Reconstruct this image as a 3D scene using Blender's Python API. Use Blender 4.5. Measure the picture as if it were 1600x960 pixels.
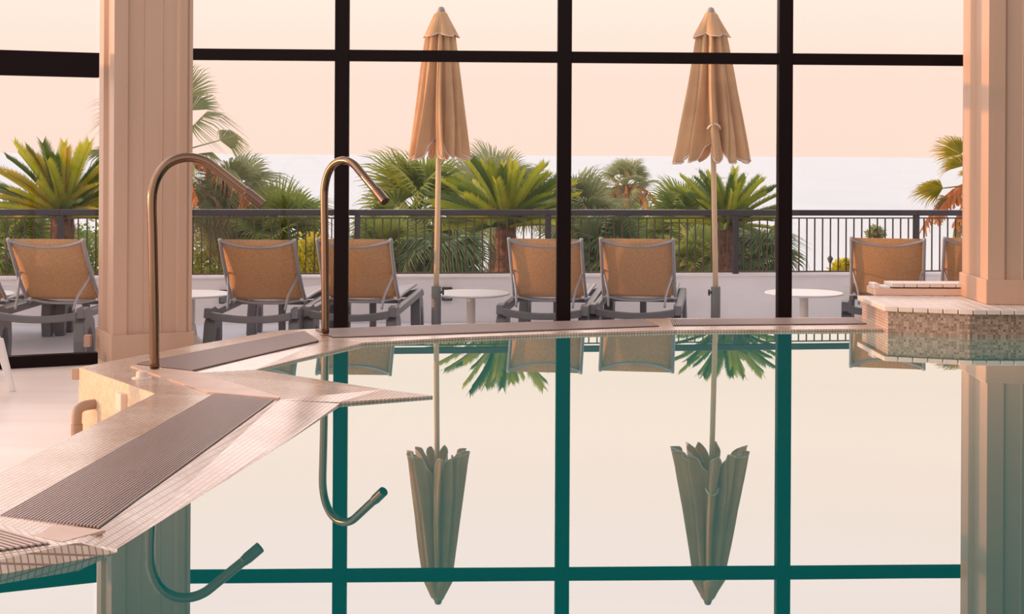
import bpy, bmesh, math, random
from mathutils import Vector, Matrix
R = math.radians
random.seed(7)
for o in list(bpy.data.objects): bpy.data.objects.remove(o, do_unlink=True)
S = bpy.context.scene
COL = S.collection

# ------------------------------------------------------------------ camera
F = 2300.0; CX = 800.0; CY = 242.3; ROLL = 0.0052; EYE = 1.2
cam = bpy.data.objects.new('camera', bpy.data.cameras.new('camera')); COL.objects.link(cam)
cam.data.sensor_width = 36; cam.data.lens = F / 1600 * 36
cam.data.shift_y = -(480 - CY) / 1600
cam.data.clip_end = 40000; cam.data.clip_start = .05
cr, sr = math.cos(ROLL), math.sin(ROLL)
cam.matrix_world = Matrix(((cr, -sr, 0, 0), (0, 0, -1, 0), (sr, cr, 0, EYE), (0, 0, 0, 1)))
S.camera = cam

def P(px, py, D):                       # photo pixel + distance -> place
    u = (px - CX) / F; v = -(py - CY) / F
    return Vector((D * (u * cr - v * sr), D, EYE + D * (u * sr + v * cr)))

# ------------------------------------------------------------------ sky, sun, exposure
S.view_settings.view_transform = 'Standard'; S.view_settings.look = 'None'
S.view_settings.gamma = 1; S.view_settings.use_curve_mapping = False
S.view_settings.exposure = 0.0
W = bpy.data.worlds.new('world'); S.world = W; W.use_nodes = True
nt = W.node_tree; nt.nodes.clear()
def N(nt, t, **kw):
    n = nt.nodes.new(t)
    for k, v in kw.items():
        if k.startswith('i_'): n.inputs[int(k[2:]) if k[2:].isdigit() else k[2:].replace('_', ' ')].default_value = v
        else: setattr(n, k, v)
    return n
def ramp(nt, stops, interp='LINEAR'):
    r = nt.nodes.new('ShaderNodeValToRGB'); r.color_ramp.interpolation = interp
    e = r.color_ramp.elements
    while len(e) > 1: e.remove(e[-1])
    e[0].position = stops[0][0]; e[0].color = (*stops[0][1], 1)
    for p, c in stops[1:]:
        x = e.new(p); x.color = (*c, 1)
    return r
tc = N(nt, 'ShaderNodeTexCoord'); sep = N(nt, 'ShaderNodeSeparateXYZ')
nt.links.new(tc.outputs['Generated'], sep.inputs[0])
# height above the horizon
front = ramp(nt, [(0.0, (1.10, .79, .67)), (.05, (1.12, .80, .68)), (.10, (1.12, .885, .765)), (.13, (1.20, .94, .81)), (.16, (1.66, 1.30, 1.13)), (.19, (2.2, 1.70, 1.50)), (.235, (2.9, 2.28, 2.1)), (.29, (4.1, 3.3, 3.2)), (.34, (4.1, 3.4, 3.3)), (.42, (2.6, 2.2, 2.1)), (.6, (1.2, 1.05, 1.0)), (1, (.4, .38, .42))])
nt.links.new(sep.outputs['Z'], front.inputs[0])
back = ramp(nt, [(0.0, (1.15, .98, .93)), (.3, (1.1, .98, .96)), (1, (.5, .48, .52))])
nt.links.new(sep.outputs['Z'], back.inputs[0])
mr = N(nt, 'ShaderNodeMapRange', i_1=-.25, i_2=.45); nt.links.new(sep.outputs['Y'], mr.inputs[0])
mx = N(nt, 'ShaderNodeMix', data_type='RGBA'); nt.links.new(mr.outputs[0], mx.inputs[0])
nt.links.new(back.outputs[0], mx.inputs[6]); nt.links.new(front.outputs[0], mx.inputs[7])
# warmer towards the sun on the left
mr2 = N(nt, 'ShaderNodeMapRange', i_1=.40, i_2=.95); neg = N(nt, 'ShaderNodeMath', operation='MULTIPLY', i_1=-1.0)
nt.links.new(sep.outputs['X'], neg.inputs[0]); nt.links.new(neg.outputs[0], mr2.inputs[0])
mx2 = N(nt, 'ShaderNodeMix', data_type='RGBA'); nt.links.new(mr2.outputs[0], mx2.inputs[0])
nt.links.new(mx.outputs[2], mx2.inputs[6]); mx2.inputs[7].default_value = (3.0, 2.4, 2.15, 1)
bg = N(nt, 'ShaderNodeBackground', i_1=1.0); nt.links.new(mx2.outputs[2], bg.inputs[0])
wo = N(nt, 'ShaderNodeOutputWorld'); nt.links.new(bg.outputs[0], wo.inputs[0])

SUN_AZ = -2.0; SUN_EL = 1.6             # from the left, just above the sea
sl = bpy.data.lights.new('sun', 'SUN'); sl.energy = 2.8; sl.angle = R(.4); sl.color = (1.0, .43, .15)
sun = bpy.data.objects.new('sun', sl); COL.objects.link(sun)
sd = Vector((-math.cos(R(SUN_AZ)) * math.cos(R(SUN_EL)), math.sin(R(SUN_AZ)) * math.cos(R(SUN_EL)), math.sin(R(SUN_EL))))
sun.rotation_euler = sd.to_track_quat('Z', 'Y').to_euler(); sun.location = (-8, 6, 5)

# ------------------------------------------------------------------ materials
def mat(name, col, rough=.6, metal=0, spec=.5, bump=None, noise=None, trans=0):
    m = bpy.data.materials.new(name); m.use_nodes = True; t = m.node_tree
    b = t.nodes['Principled BSDF']; b.inputs['Base Color'].default_value = (*col, 1)
    b.inputs['Roughness'].default_value = rough; b.inputs['Metallic'].default_value = metal
    b.inputs['Specular IOR Level'].default_value = spec
    if noise:
        sc, c2 = noise[:2]
        tcn = N(t, 'ShaderNodeTexCoord'); mp = N(t, 'ShaderNodeMapping')
        if len(noise) > 2: mp.inputs['Scale'].default_value = noise[2]
        nz = N(t, 'ShaderNodeTexNoise', i_Scale=sc, i_Detail=6.0)
        t.links.new(tcn.outputs['Object'], mp.inputs[0]); t.links.new(mp.outputs[0], nz.inputs['Vector'])
        rp = ramp(t, [(.35, col), (.65, c2)]); t.links.new(nz.outputs[0], rp.inputs[0])
        t.links.new(rp.outputs[0], b.inputs['Base Color'])
        if bump:
            bp = N(t, 'ShaderNodeBump', i_Strength=bump, i_Distance=.01)
            t.links.new(nz.outputs[0], bp.inputs['Height']); t.links.new(bp.outputs[0], b.inputs['Normal'])
    if trans:
        tr = N(t, 'ShaderNodeBsdfTranslucent'); mxs = N(t, 'ShaderNodeMixShader', i_0=trans)
        if noise: t.links.new(rp.outputs[0], tr.inputs[0])
        else: tr.inputs[0].default_value = (*col, 1)
        out = t.nodes['Material Output']
        t.links.new(b.outputs[0], mxs.inputs[1]); t.links.new(tr.outputs[0], mxs.inputs[2]); t.links.new(mxs.outputs[0], out.inputs[0])
    return m

def tile_mat(name, c1, c2, mortar, size, gap=.06, rough=.35, bias=0.0, bump=.4, patch=None):
    m = bpy.data.materials.new(name); m.use_nodes = True; t = m.node_tree; b = t.nodes['Principled BSDF']
    uv = N(t, 'ShaderNodeUVMap'); br = N(t, 'ShaderNodeTexBrick', offset=0.0, squash=1.0)
    br.inputs['Color1'].default_value = (*c1, 1); br.inputs['Color2'].default_value = (*c2, 1); br.inputs['Mortar'].default_value = (*mortar, 1)
    br.inputs['Scale'].default_value = 1.0; br.inputs['Mortar Size'].default_value = size * gap; br.inputs['Mortar Smooth'].default_value = .1
    br.inputs['Bias'].default_value = bias; br.inputs['Brick Width'].default_value = size; br.inputs['Row Height'].default_value = size
    t.links.new(uv.outputs[0], br.inputs[0])
    if patch:
        nz = N(t, 'ShaderNodeTexNoise', i_Scale=2.2, i_Detail=5.0); t.links.new(uv.outputs[0], nz.inputs['Vector'])
        rp = ramp(t, [(.38, (1, 1, 1)), (.66, patch)]); t.links.new(nz.outputs[0], rp.inputs[0])
        mm = N(t, 'ShaderNodeMix', data_type='RGBA', blend_type='MULTIPLY'); mm.inputs[0].default_value = 1
        t.links.new(br.outputs[0], mm.inputs[6]); t.links.new(rp.outputs[0], mm.inputs[7]); t.links.new(mm.outputs[2], b.inputs[0])
    else: t.links.new(br.outputs[0], b.inputs[0])
    b.inputs['Roughness'].default_value = rough
    bp = N(t, 'ShaderNodeBump', i_Strength=bump, i_Distance=.002, invert=True)
    t.links.new(br.outputs['Fac'], bp.inputs['Height']); t.links.new(bp.outputs[0], b.inputs['Normal'])
    return m

def grate_mat(name):                    # ribbed plastic, ribs run along u
    m = mat(name, (.38, .29, .265), .35)
    return m

M = {}
M['column'] = mat('cream_paint', (.57, .385, .28), .5, noise=(1.1, (.51, .34, .24), (3, 3, .3)), bump=.05)
M['frame'] = mat('dark_aluminium', (.008, .003, .003), .5, spec=.12)
M['rail'] = mat('black_rail_paint', (.035, .03, .045), .35)
M['baluster'] = mat('brown_rail_paint', (.08, .045, .03), .5)
M['steel'] = mat('brushed_steel', (.23, .145, .095), .17, 1.0)
M['nozzle'] = mat('nozzle_steel', (.19, .12, .09), .25, 1.0)
M['hole'] = mat('nozzle_bore', (.02, .02, .02), .6)
M['floor'] = mat('pale_floor', (.90, .79, .71), .4, noise=(1.2, (.82, .70, .62), (.6, 3, 1)))
M['terrace'] = mat('terrace_paving', (.82, .84, .92), .6, noise=(2.0, (.76, .78, .86)))
M['parapet'] = mat('white_render', (.90, .87, .88), .8, noise=(1.6, (.82, .79, .80), (1, 1, 2)), bump=.2)
M['tile'] = tile_mat('beige_mosaic', (.76, .62, .52), (.63, .48, .38), (.33, .22, .16), .0205, .11, .22, patch=(.78, .67, .58))
M['tile_wall'] = tile_mat('wall_mosaic', (.74, .58, .42), (.60, .45, .30), (.62, .48, .36), .02, .06, .45)
M['tile_brown'] = tile_mat('brown_mosaic', (.17, .105, .065), (.50, .40, .31), (.36, .26, .19), .0172, .10, .3, bias=.0)
M['grate'] = grate_mat('ribbed_grate'); M['grate_gap'] = mat('grate_channel', (.03, .018, .015), .8)
M['wedge'] = mat('pink_stone_mitre', (.62, .42, .33), .4, noise=(8, (.54, .36, .27)))
M['timber'] = mat('painted_timber', (.80, .70, .63), .5, noise=(4, (.72, .61, .54), (1, 6, 1)))
M['shade_wall_paint'] = mat('dark_blocker_paint', (.10, .09, .08), .8)  # dark so that the added side wall dims the right column
M['pink'] = mat('pink_render', (.78, .55, .43), .7, noise=(3, (.72, .50, .38)))
M['canvas'] = mat('sand_canvas', (.92, .68, .42), .85, noise=(6, (.84, .60, .36)), trans=.4)
M['trim'] = mat('white_piping', (.85, .76, .70), .7)
M['pole'] = mat('cream_pole', (.80, .60, .38), .4)
M['base_grey'] = mat('grey_base', (.17, .18, .19), .5)
M['finial'] = mat('grey_finial', (.36, .33, .35), .45)
M['white'] = mat('white_plastic', (.80, .80, .82), .3)
M['stem'] = mat('cream_plastic', (.74, .68, .63), .4)
M['greyplastic'] = mat('grey_plastic', (.14, .15, .17), .42)
M['alu'] = mat('grey_tube', (.36, .37, .41), .35, .2)
M['sling'] = mat('tan_sling', (.72, .46, .26), .8, noise=(60, (.60, .38, .20)), trans=.3)
M['seat_sling'] = mat('grey_seat_sling', (.62, .60, .62), .7, trans=.2)
M['pvc'] = mat('beige_pvc', (.36, .24, .17), .5)
M['cap'] = mat('cream_cap', (.74, .60, .50), .45)
M['black'] = mat('black_fixture', (.03, .03, .035), .5)
M['soil'] = mat('garden_soil', (.10, .075, .045), .95, noise=(3, (.07, .08, .03)))
M['trunk'] = mat('shaggy_trunk', (.22, .10, .06), .9, noise=(14, (.10, .05, .03)))
M['palm_trunk'] = mat('palm_trunk', (.25, .17, .13), .9, noise=(9, (.15, .10, .08)))
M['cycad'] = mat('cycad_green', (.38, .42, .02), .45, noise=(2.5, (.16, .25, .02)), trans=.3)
M['cycad_light'] = mat('cycad_lit_green', (.58, .56, .03), .45, noise=(2.5, (.40, .46, .03)), trans=.35)  # lit copy of the frond green, light put into the colour
M['cycad_dark'] = mat('cycad_shadow_green', (.12, .20, .025), .5, noise=(2.5, (.07, .13, .02)), trans=.25)  # shaded copy of the frond green, shade put into the colour
M['cycad_gold'] = mat('sunlit_cycad', (.62, .42, .03), .5, noise=(2.5, (.30, .30, .02)), trans=.45)  # gold of the low sun put into the leaf colour
M['fan'] = mat('fan_green', (.22, .32, .07), .55, noise=(1.5, (.38, .42, .08)), trans=.4)
M['fan_dark'] = mat('fan_dark_green', (.13, .22, .09), .55, noise=(1.5, (.20, .26, .09)), trans=.35)
M['fan_grey'] = mat('fan_olive', (.42, .44, .24), .6, noise=(1.5, (.32, .38, .19)), trans=.4)
M['orange'] = mat('dry_flower_stalks', (.75, .34, .14), .8, trans=.4)
M['dry'] = mat('dry_leaves', (.50, .36, .22), .8, noise=(3, (.40, .34, .16)), trans=.4)
M['rachis'] = mat('yellow_rib', (.45, .33, .06), .5)
M['shrub'] = mat('shrub_leaves', (.20, .32, .07), .6, noise=(3, (.34, .40, .09)), trans=.4)
M['yellow'] = mat('yellow_leaves', (.75, .62, .03), .6, noise=(5, (.45, .50, .03)), trans=.4)
M['lamp'] = mat('lamp_iron', (.12, .13, .14), .6)

def glass():
    m = bpy.data.materials.new('clear_glass'); m.use_nodes = True; t = m.node_tree; t.nodes.clear()
    tr = N(t, 'ShaderNodeBsdfTransparent'); tr.inputs[0].default_value = (.985, .985, .98, 1)
    gl = N(t, 'ShaderNodeBsdfGlossy', i_Roughness=0.02)
    fr = N(t, 'ShaderNodeFresnel', i_IOR=1.33); mx = N(t, 'ShaderNodeMixShader'); o = N(t, 'ShaderNodeOutputMaterial')
    ge = N(t, 'ShaderNodeNewGeometry'); su = N(t, 'ShaderNodeMath', operation='SUBTRACT', i_0=1.0); mu = N(t, 'ShaderNodeMath', operation='MULTIPLY')
    t.links.new(ge.outputs['Backfacing'], su.inputs[1]); t.links.new(su.outputs[0], mu.inputs[0]); t.links.new(fr.outputs[0], mu.inputs[1])
    t.links.new(mu.outputs[0], mx.inputs[0]); t.links.new(tr.outputs[0], mx.inputs[1]); t.links.new(gl.outputs[0], mx.inputs[2]); t.links.new(mx.outputs[0], o.inputs[0])
    return m
M['glass'] = glass()
def water():
    m = bpy.data.materials.new('pool_water'); m.use_nodes = True; t = m.node_tree; t.nodes.clear()
    df = N(t, 'ShaderNodeBsdfDiffuse'); df.inputs[0].default_value = (.0, .085, .08, 1)
    gl = N(t, 'ShaderNodeBsdfGlossy', i_Roughness=0.0); gl.inputs[0].default_value = (1, .99, .96, 1)
    fr = N(t, 'ShaderNodeFresnel', i_IOR=1.33)
    mr = ramp(t, [(.18, (.22,) * 3), (.225, (.29,) * 3), (.29, (.39,) * 3), (.345, (.50,) * 3), (.40, (.62,) * 3), (.445, (.77,) * 3), (.50, (.88,) * 3), (.6, (.95,) * 3)]); t.links.new(fr.outputs[0], mr.inputs[0])
    nz = N(t, 'ShaderNodeTexNoise', i_Scale=1.5, i_Detail=1.0); bp = N(t, 'ShaderNodeBump', i_Strength=.02, i_Distance=.004)
    tc = N(t, 'ShaderNodeTexCoord'); t.links.new(tc.outputs['Object'], nz.inputs['Vector'])
    t.links.new(nz.outputs[0], bp.inputs['Height']); t.links.new(bp.outputs[0], gl.inputs['Normal'])
    mx = N(t, 'ShaderNodeMixShader'); o = N(t, 'ShaderNodeOutputMaterial')
    bk = N(t, 'ShaderNodeBsdfDiffuse'); bk.inputs[0].default_value = (0, 0, 0, 1); ad = N(t, 'ShaderNodeAddShader')
    t.links.new(mr.outputs[0], mx.inputs[0]); t.links.new(bk.outputs[0], mx.inputs[1]); t.links.new(gl.outputs[0], mx.inputs[2])
    t.links.new(df.outputs[0], ad.inputs[0]); t.links.new(mx.outputs[0], ad.inputs[1]); t.links.new(ad.outputs[0], o.inputs[0])
    return m
M['water'] = water()
def sea():
    m = bpy.data.materials.new('hazy_sea'); m.use_nodes = True; t = m.node_tree; t.nodes.clear()
    gl = N(t, 'ShaderNodeBsdfGlossy', i_Roughness=0.30); o = N(t, 'ShaderNodeOutputMaterial'); tc = N(t, 'ShaderNodeTexCoord'); mp = N(t, 'ShaderNodeMapping')
    mp.inputs['Scale'].default_value = (1, .3, 1); nz = N(t, 'ShaderNodeTexNoise', i_Scale=.05, i_Detail=4.0)
    rp = ramp(t, [(.35, (.495, .56, .60)), (.65, (.475, .54, .585))])
    t.links.new(tc.outputs['Object'], mp.inputs[0]); t.links.new(mp.outputs[0], nz.inputs['Vector']); t.links.new(nz.outputs[0], rp.inputs[0])
    t.links.new(rp.outputs[0], gl.inputs[0]); t.links.new(gl.outputs[0], o.inputs[0]); return m
M['sea'] = sea()

# ------------------------------------------------------------------ mesh helpers
def obj(name, bm, m, parent=None, smooth=False):
    me = bpy.data.meshes.new(name); bmesh.ops.recalc_face_normals(bm, faces=bm.faces) if not smooth == 'raw' else None
    bm.to_mesh(me); bm.free(); me.materials.append(m)
    if smooth:
        for p in me.polygons: p.use_smooth = True
    o = bpy.data.objects.new(name, me); COL.objects.link(o)
    if parent: o.parent = parent
    return o
def tag(o, label, cat, group=None, kind=None):
    o['label'] = label; o['category'] = cat
    if group: o['group'] = group
    if kind: o['kind'] = kind
    return o
def thing(name, label, cat, loc=(0, 0, 0), rz=0, group=None):
    o = bpy.data.objects.new(name, None); COL.objects.link(o); o.location = loc; o.rotation_euler = (0, 0, rz)
    o.empty_display_size = .1
    return tag(o, label, cat, group)
def struct(o, label=None):
    o['kind'] = 'structure'
    if label: o['label'] = label
    return o
def copy_tree(o, parent=None):
    c = o.copy(); COL.objects.link(c)
    if parent: c.parent = parent
    for ch in list(o.children): copy_tree(ch, c)
    return c
def box(bm, lo, hi, M4=None):
    vs = [Vector((x, y, z)) for z in (lo[2], hi[2]) for y in (lo[1], hi[1]) for x in (lo[0], hi[0])]
    if M4 is not None: vs = [M4 @ v for v in vs]
    v = [bm.verts.new(p) for p in vs]
    for f in ((0, 2, 3, 1), (4, 5, 7, 6), (0, 1, 5, 4), (2, 6, 7, 3), (0, 4, 6, 2), (1, 3, 7, 5)): bm.faces.new([v[i] for i in f])
    return v
def bev(bm, w, seg=2):
    bmesh.ops.bevel(bm, geom=list(bm.edges), offset=w, segments=seg, affect='EDGES', profile=.6)
def nb(): return bmesh.new()
def prism(bm, pts, z0, z1, M4=None):
    a = [Vector((p[0], p[1], z0)) for p in pts]; b = [Vector((p[0], p[1], z1)) for p in pts]
    if M4 is not None: a = [M4 @ v for v in a]; b = [M4 @ v for v in b]
    va = [bm.verts.new(v) for v in a]; vb = [bm.verts.new(v) for v in b]
    n = len(pts); bm.faces.new(va[::-1]); bm.faces.new(vb)
    for i in range(n): bm.faces.new((va[i], va[(i + 1) % n], vb[(i + 1) % n], vb[i]))
def smooth_path(pts, n=6):
    pts = [Vector(p) for p in pts]; out = []
    for i in range(len(pts) - 1):
        p0 = pts[max(i - 1, 0)]; p1 = pts[i]; p2 = pts[i + 1]; p3 = pts[min(i + 2, len(pts) - 1)]
        for k in range(n):
            t = k / n
            out.append(.5 * ((2 * p1) + (-p0 + p2) * t + (2 * p0 - 5 * p1 + 4 * p2 - p3) * t * t + (-p0 + 3 * p1 - 3 * p2 + p3) * t ** 3))
    out.append(pts[-1]); return out
def tube(bm, pts, r, seg=12, n=0, cap=True, closed=False):
    pts = smooth_path(pts, n) if n else [Vector(p) for p in pts]
    rs = r if isinstance(r, (list, tuple)) else [r] * len(pts)
    rings = []; up = None; L = len(pts)
    for i, p in enumerate(pts):
        if closed: d = (pts[(i + 1) % L] - pts[i - 1])
        else: d = (pts[min(i + 1, L - 1)] - pts[max(i - 1, 0)])
        d.normalize()
        if up is None:
            up = Vector((0, 0, 1)) if abs(d.z) < .9 else Vector((1, 0, 0))
        s = d.cross(up); s.normalize(); up = s.cross(d); up.normalize()
        rings.append([bm.verts.new(p + (s * math.cos(a) + up * math.sin(a)) * rs[min(i, len(rs) - 1)]) for a in [2 * math.pi * k / seg for k in range(seg)]])
    for i in range(L - 1 + (1 if closed else 0)):
        A = rings[i]; B = rings[(i + 1) % L]
        for k in range(seg): bm.faces.new((A[k], A[(k + 1) % seg], B[(k + 1) % seg], B[k]))
    if cap and not closed: bm.faces.new(rings[0][::-1]); bm.faces.new(rings[-1])
def lathe(bm, prof, seg=24, M4=None):
    rings = []
    for r, z in prof:
        ring = [Vector((r * math.cos(2 * math.pi * k / seg), r * math.sin(2 * math.pi * k / seg), z)) for k in range(seg)]
        if M4 is not None: ring = [M4 @ v for v in ring]
        rings.append([bm.verts.new(v) for v in ring])
    for a, b in zip(rings, rings[1:]):
        for k in range(seg): bm.faces.new((a[k], a[(k + 1) % seg], b[(k + 1) % seg], b[k]))
    if prof[0][0] > 1e-5: bm.faces.new(rings[0][::-1])
    if prof[-1][0] > 1e-5: bm.faces.new(rings[-1])
    bmesh.ops.remove_doubles(bm, verts=bm.verts, dist=1e-5)
def planar_uv(o, ang=0.0, vertical=False):
    me = o.data; uv = me.uv_layers.new(name='UVMap'); c, s = math.cos(ang), math.sin(ang)
    for p in me.polygons:
        n = p.normal
        for li in p.loop_indices:
            v = me.vertices[me.loops[li].vertex_index].co
            if abs(n.z) > .5: uv.data[li].uv = (v.x * c + v.y * s, -v.x * s + v.y * c)
            else:
                h = Vector((-n.y, n.x, 0)); h.normalize(); uv.data[li].uv = (v.x * h.x + v.y * h.y, v.z)

FZ = -.34      # hall floor
TZ = -.38      # terrace
# ------------------------------------------------------------------ large structure
bm = nb(); box(bm, (-12, 1, FZ - .1), (6.5, 11.0, FZ)); o = struct(obj('floor', bm, M['floor']))
bm = nb(); prism(bm, [(-14, 11.0), (9, 11.0), (9, 14.9), (-14, 12.3)], TZ - .1, TZ); struct(obj('floor_terrace', bm, M['terrace']))
bm = nb(); prism(bm, [(-14, 6), (-12, 6), (-12, 11), (-14, 11)], TZ - .1, TZ); struct(obj('floor_terrace', bm, M['terrace']))
bm = nb(); box(bm, (4.75, 2, FZ), (4.95, 10.9, 3.5)); struct(obj('shade_wall', bm, M['shade_wall_paint']), 'unseen side wall added to darken the right column')  # added out of view to keep sky light off the right column
# parapet
def railY(x): return 14.0 + .12 * x
bm = nb(); prism(bm, [(-14, railY(-14) - .1), (9, railY(9) - .1), (9, railY(9) + .14), (-14, railY(-14) + .14)], TZ - .4, .045)
box_t = obj('wall_terrace', bm, M['parapet']); struct(box_t, 'low white rendered parapet under the black railing')
bm = nb(); prism(bm, [(-14, railY(-14) - .115), (9, railY(9) - .115), (9, railY(9) + .155), (-14, railY(-14) + .155)], .045, .060)
struct(obj('trim_1', bm, M['parapet']), 'pale coping course along the top of the parapet')
# garden, lower ground, sea
bm = nb(); prism(bm, [(-30, 9.9), (-14, 12.5), (9, 15.3), (16, 16), (16, 25), (-30, 25)], -1.3, -1.0); struct(obj('ground_garden', bm, M['soil']))
bm = nb(); box(bm, (-150, 25, -6.4), (250, 92, -6)); struct(obj('ground_shore', bm, M['soil']))
bm = nb(); box(bm, (-9000, 92, -8.2), (9000, 24000, -8)); struct(obj('sea', bm, M['sea']), 'pale hazy sea out to the horizon')

# windows
def winY(x): return 10.99 + .042 * x
def wall_window(name, a, b, mull, z0, z1, bar, mw=.105, depth=.09, barh=.082, label=None, botom=.08):
    a = Vector((*a, 0)); b = Vector((*b, 0)); L = (b - a).length; d = (b - a) / L; ang = math.atan2(d.y, d.x)
    root = bpy.data.objects.new(name, None); COL.objects.link(root); root.location = a; root.rotation_euler = (0, 0, ang)
    struct(root, label)
    for t in mull:
        bm = nb(); box(bm, (t - mw / 2, -depth / 2, z0), (t + mw / 2, depth / 2, z1)); bev(bm, .004, 1); obj('mullion', bm, M['frame'], root)
    for zc, h in ((bar, barh), (z1, .14), (z0 + botom / 2, botom)):
        xs = [0] + list(mull) + [L]
        for i in range(len(xs) - 1):
            x0 = xs[i] + (mw / 2 if i > 0 else 0); x1 = xs[i + 1] - (mw / 2 if i < len(xs) - 2 else 0)
            if x1 - x0 < .02: continue
            bm = nb(); box(bm, (x0, -depth / 2 + .004, zc - h / 2), (x1, depth / 2 - .004, zc + h / 2)); obj('transom', bm, M['frame'], root)
    xs = [0] + list(mull) + [L]
    for i in range(len(xs) - 1):
        x0, x1 = xs[i] + .02, xs[i + 1] - .02
        if x1 - x0 < .05: continue
        for (za, zb) in ((z0 + botom * .6, bar - barh / 2 + .01), (bar + barh / 2 - .01, z1)):
            bm = nb(); box(bm, (x0, -.004, za), (x1, .004, zb)); obj('glass_pane', bm, M['glass'], root)
    return root
a = (-2.42, winY(-2.42)); b = (4.74, winY(4.74))
mull = []
for px in (533, 880, 1224.5):
    u = (px - CX) / F + .0005
    x = 10.99 * u / (1 - .042 * u); mull.append((Vector((x, winY(x))) - Vector(a)).length)
wall_window('window_1', a, b, mull, FZ, 3.4, EYE + .733, label='wide window wall with black frame facing the terrace')
wall_window('window_2', (-6.7, 9.12), (-3.02, 10.74), [.06], FZ, 3.4, 1.838, barh=.178, botom=.085, label='window at the far left with a thick black crossbar')
wall_window('window_3', (-7.6, 5.0), (-6.75, 9.08), [.06, 2.1], FZ, 3.4, 1.838, barh=.178, label='side window outside the left of the picture')

bm = nb(); box(bm, (-9.3, 10.36, TZ), (-9.0, 10.96, 2.02)); bev(bm, .01, 1); struct(obj('shade_pier', bm, M['parapet']), 'unseen pier added to shade the left column')  # added out of view to block low sun from the left column
bm = nb(); box(bm, (-5.05, 10.08, TZ), (-4.85, 10.33, 3.6)); bev(bm, .01, 1); struct(obj('shade_post', bm, M['column']), 'unseen post added to shade the recess of the right column')  # added out of view, its shadow falls on the right column's recess
# columns
def column(name, corner, ang, w, z0, zb, z1, label, mirror=False):
    """square fluted column; corner = nearest front-left corner; front face runs along ang"""
    root = bpy.data.objects.new(name, None); COL.objects.link(root); root.location = (corner[0], corner[1], z0); root.rotation_euler = (0, 0, ang)
    struct(root, label)
    bm = nb(); e = .018
    box(bm, (-e, -e, 0), (w + e, w + e, zb - z0)); bev(bm, .008, 2); obj('column_base', bm, M['column'], root)
    # shaft section with recessed panels and fine ribs
    def side(n):
        pr = [(0, 0), (.04, 0), (.052, 0)]
        pts = []
        r = .022
        prof = [(0.0, 0), (.17, 0), (.20, r), (.355, r), (.362, r - .006), (.376, r - .006), (.383, r), (.60, r), (.607, r - .006), (.619, r - .006), (.626, r), (.80, r), (.83, 0), (.93, 0), (.937, .012), (.952, .012), (.96, 0), (1.0, 0)]
        return [(u * w, d) for u, d in prof[:-1]]
    def side2():
        r = .03
        return [(u * w, d) for u, d in [(0, 0), (.30, 0), (.34, r), (.66, r), (.72, 0)]]
    pts = []
    for (u, d) in side(0): pts.append((u, d))
    for (u, d) in side2(): pts.append((w - d, u))
    for (u, d) in side(0): pts.append((w - u, w - d))
    for (u, d) in side2(): pts.append((d, w - u))
    bm = nb(); prism(bm, pts, zb - z0, z1 - z0); obj('column_shaft', bm, M['column'], root)
    return root
c1 = P(176.5, 500, 10.6)
column('trim_2', (c1.x, c1.y), R(26), .57, FZ, 1.2 - 285.2 * 10.6 / 2300, 3.6, 'square cream column with recessed flutes at the left')
c2 = P(1543.5, 460, 10.15)
column('trim_3', (c2.x, c2.y), R(-2), .66, .186, .357, 3.6, 'square cream column with recessed flutes on the timber deck at the right')

# ------------------------------------------------------------------ pool
OUT = [(-3.53, 3.66), (-1.87, 4.76), (-1.70, 7.04), (-2.31, 7.89), (-1.89, 8.9), (-1.53, 9.75), (-1.326, 9.84), (-.44, 10.15), (.225, 10.35), (1.15, 10.60), (2.56, 10.73)]
INN = {'n0': (-2.7, 3.22), 'n1': (-1.19, 4.46), 'N': (-.826, 7.04), 'tip': (-.385, 7.26), 'M': (-.65, 7.50), 'K': (-1.41, 8.12), 'q': (-.925, 9.25), 'r1': (-.30, 9.555), 'r2': (.87, 9.96), 'r3': (2.56, 10.13)}
ZO = .05; ZI = .014
def coping_piece(pts, zs, name='x'):
    pass
root = thing('pool_coping', 'raised pool rim clad in small beige mosaic tiles', 'pool edge')
def surf(name, pts, zs, ang, skirts, m='tile', parent=None):
    """top polygon with a height per corner; skirts = list of (i, j, depth) edges that get a vertical face"""
    bm = nb(); vs = [bm.verts.new((p[0], p[1], z)) for p, z in zip(pts, zs)]
    f = bm.faces.new(vs); bm.normal_update()
    if f.normal.z < 0: f.normal_flip()
    bmesh.ops.triangulate(bm, faces=[f])
    for i, j, zz in skirts:
        a, b = vs[i], vs[j]
        c = bm.verts.new((b.co.x, b.co.y, zz)); d = bm.verts.new((a.co.x, a.co.y, zz)); bm.faces.new((a, b, c, d))
    o = obj(name, bm, M[m], parent, smooth='raw')
    for p in o.data.polygons: p.use_smooth = False
    planar_uv(o, ang); return o
I = INN
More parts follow.
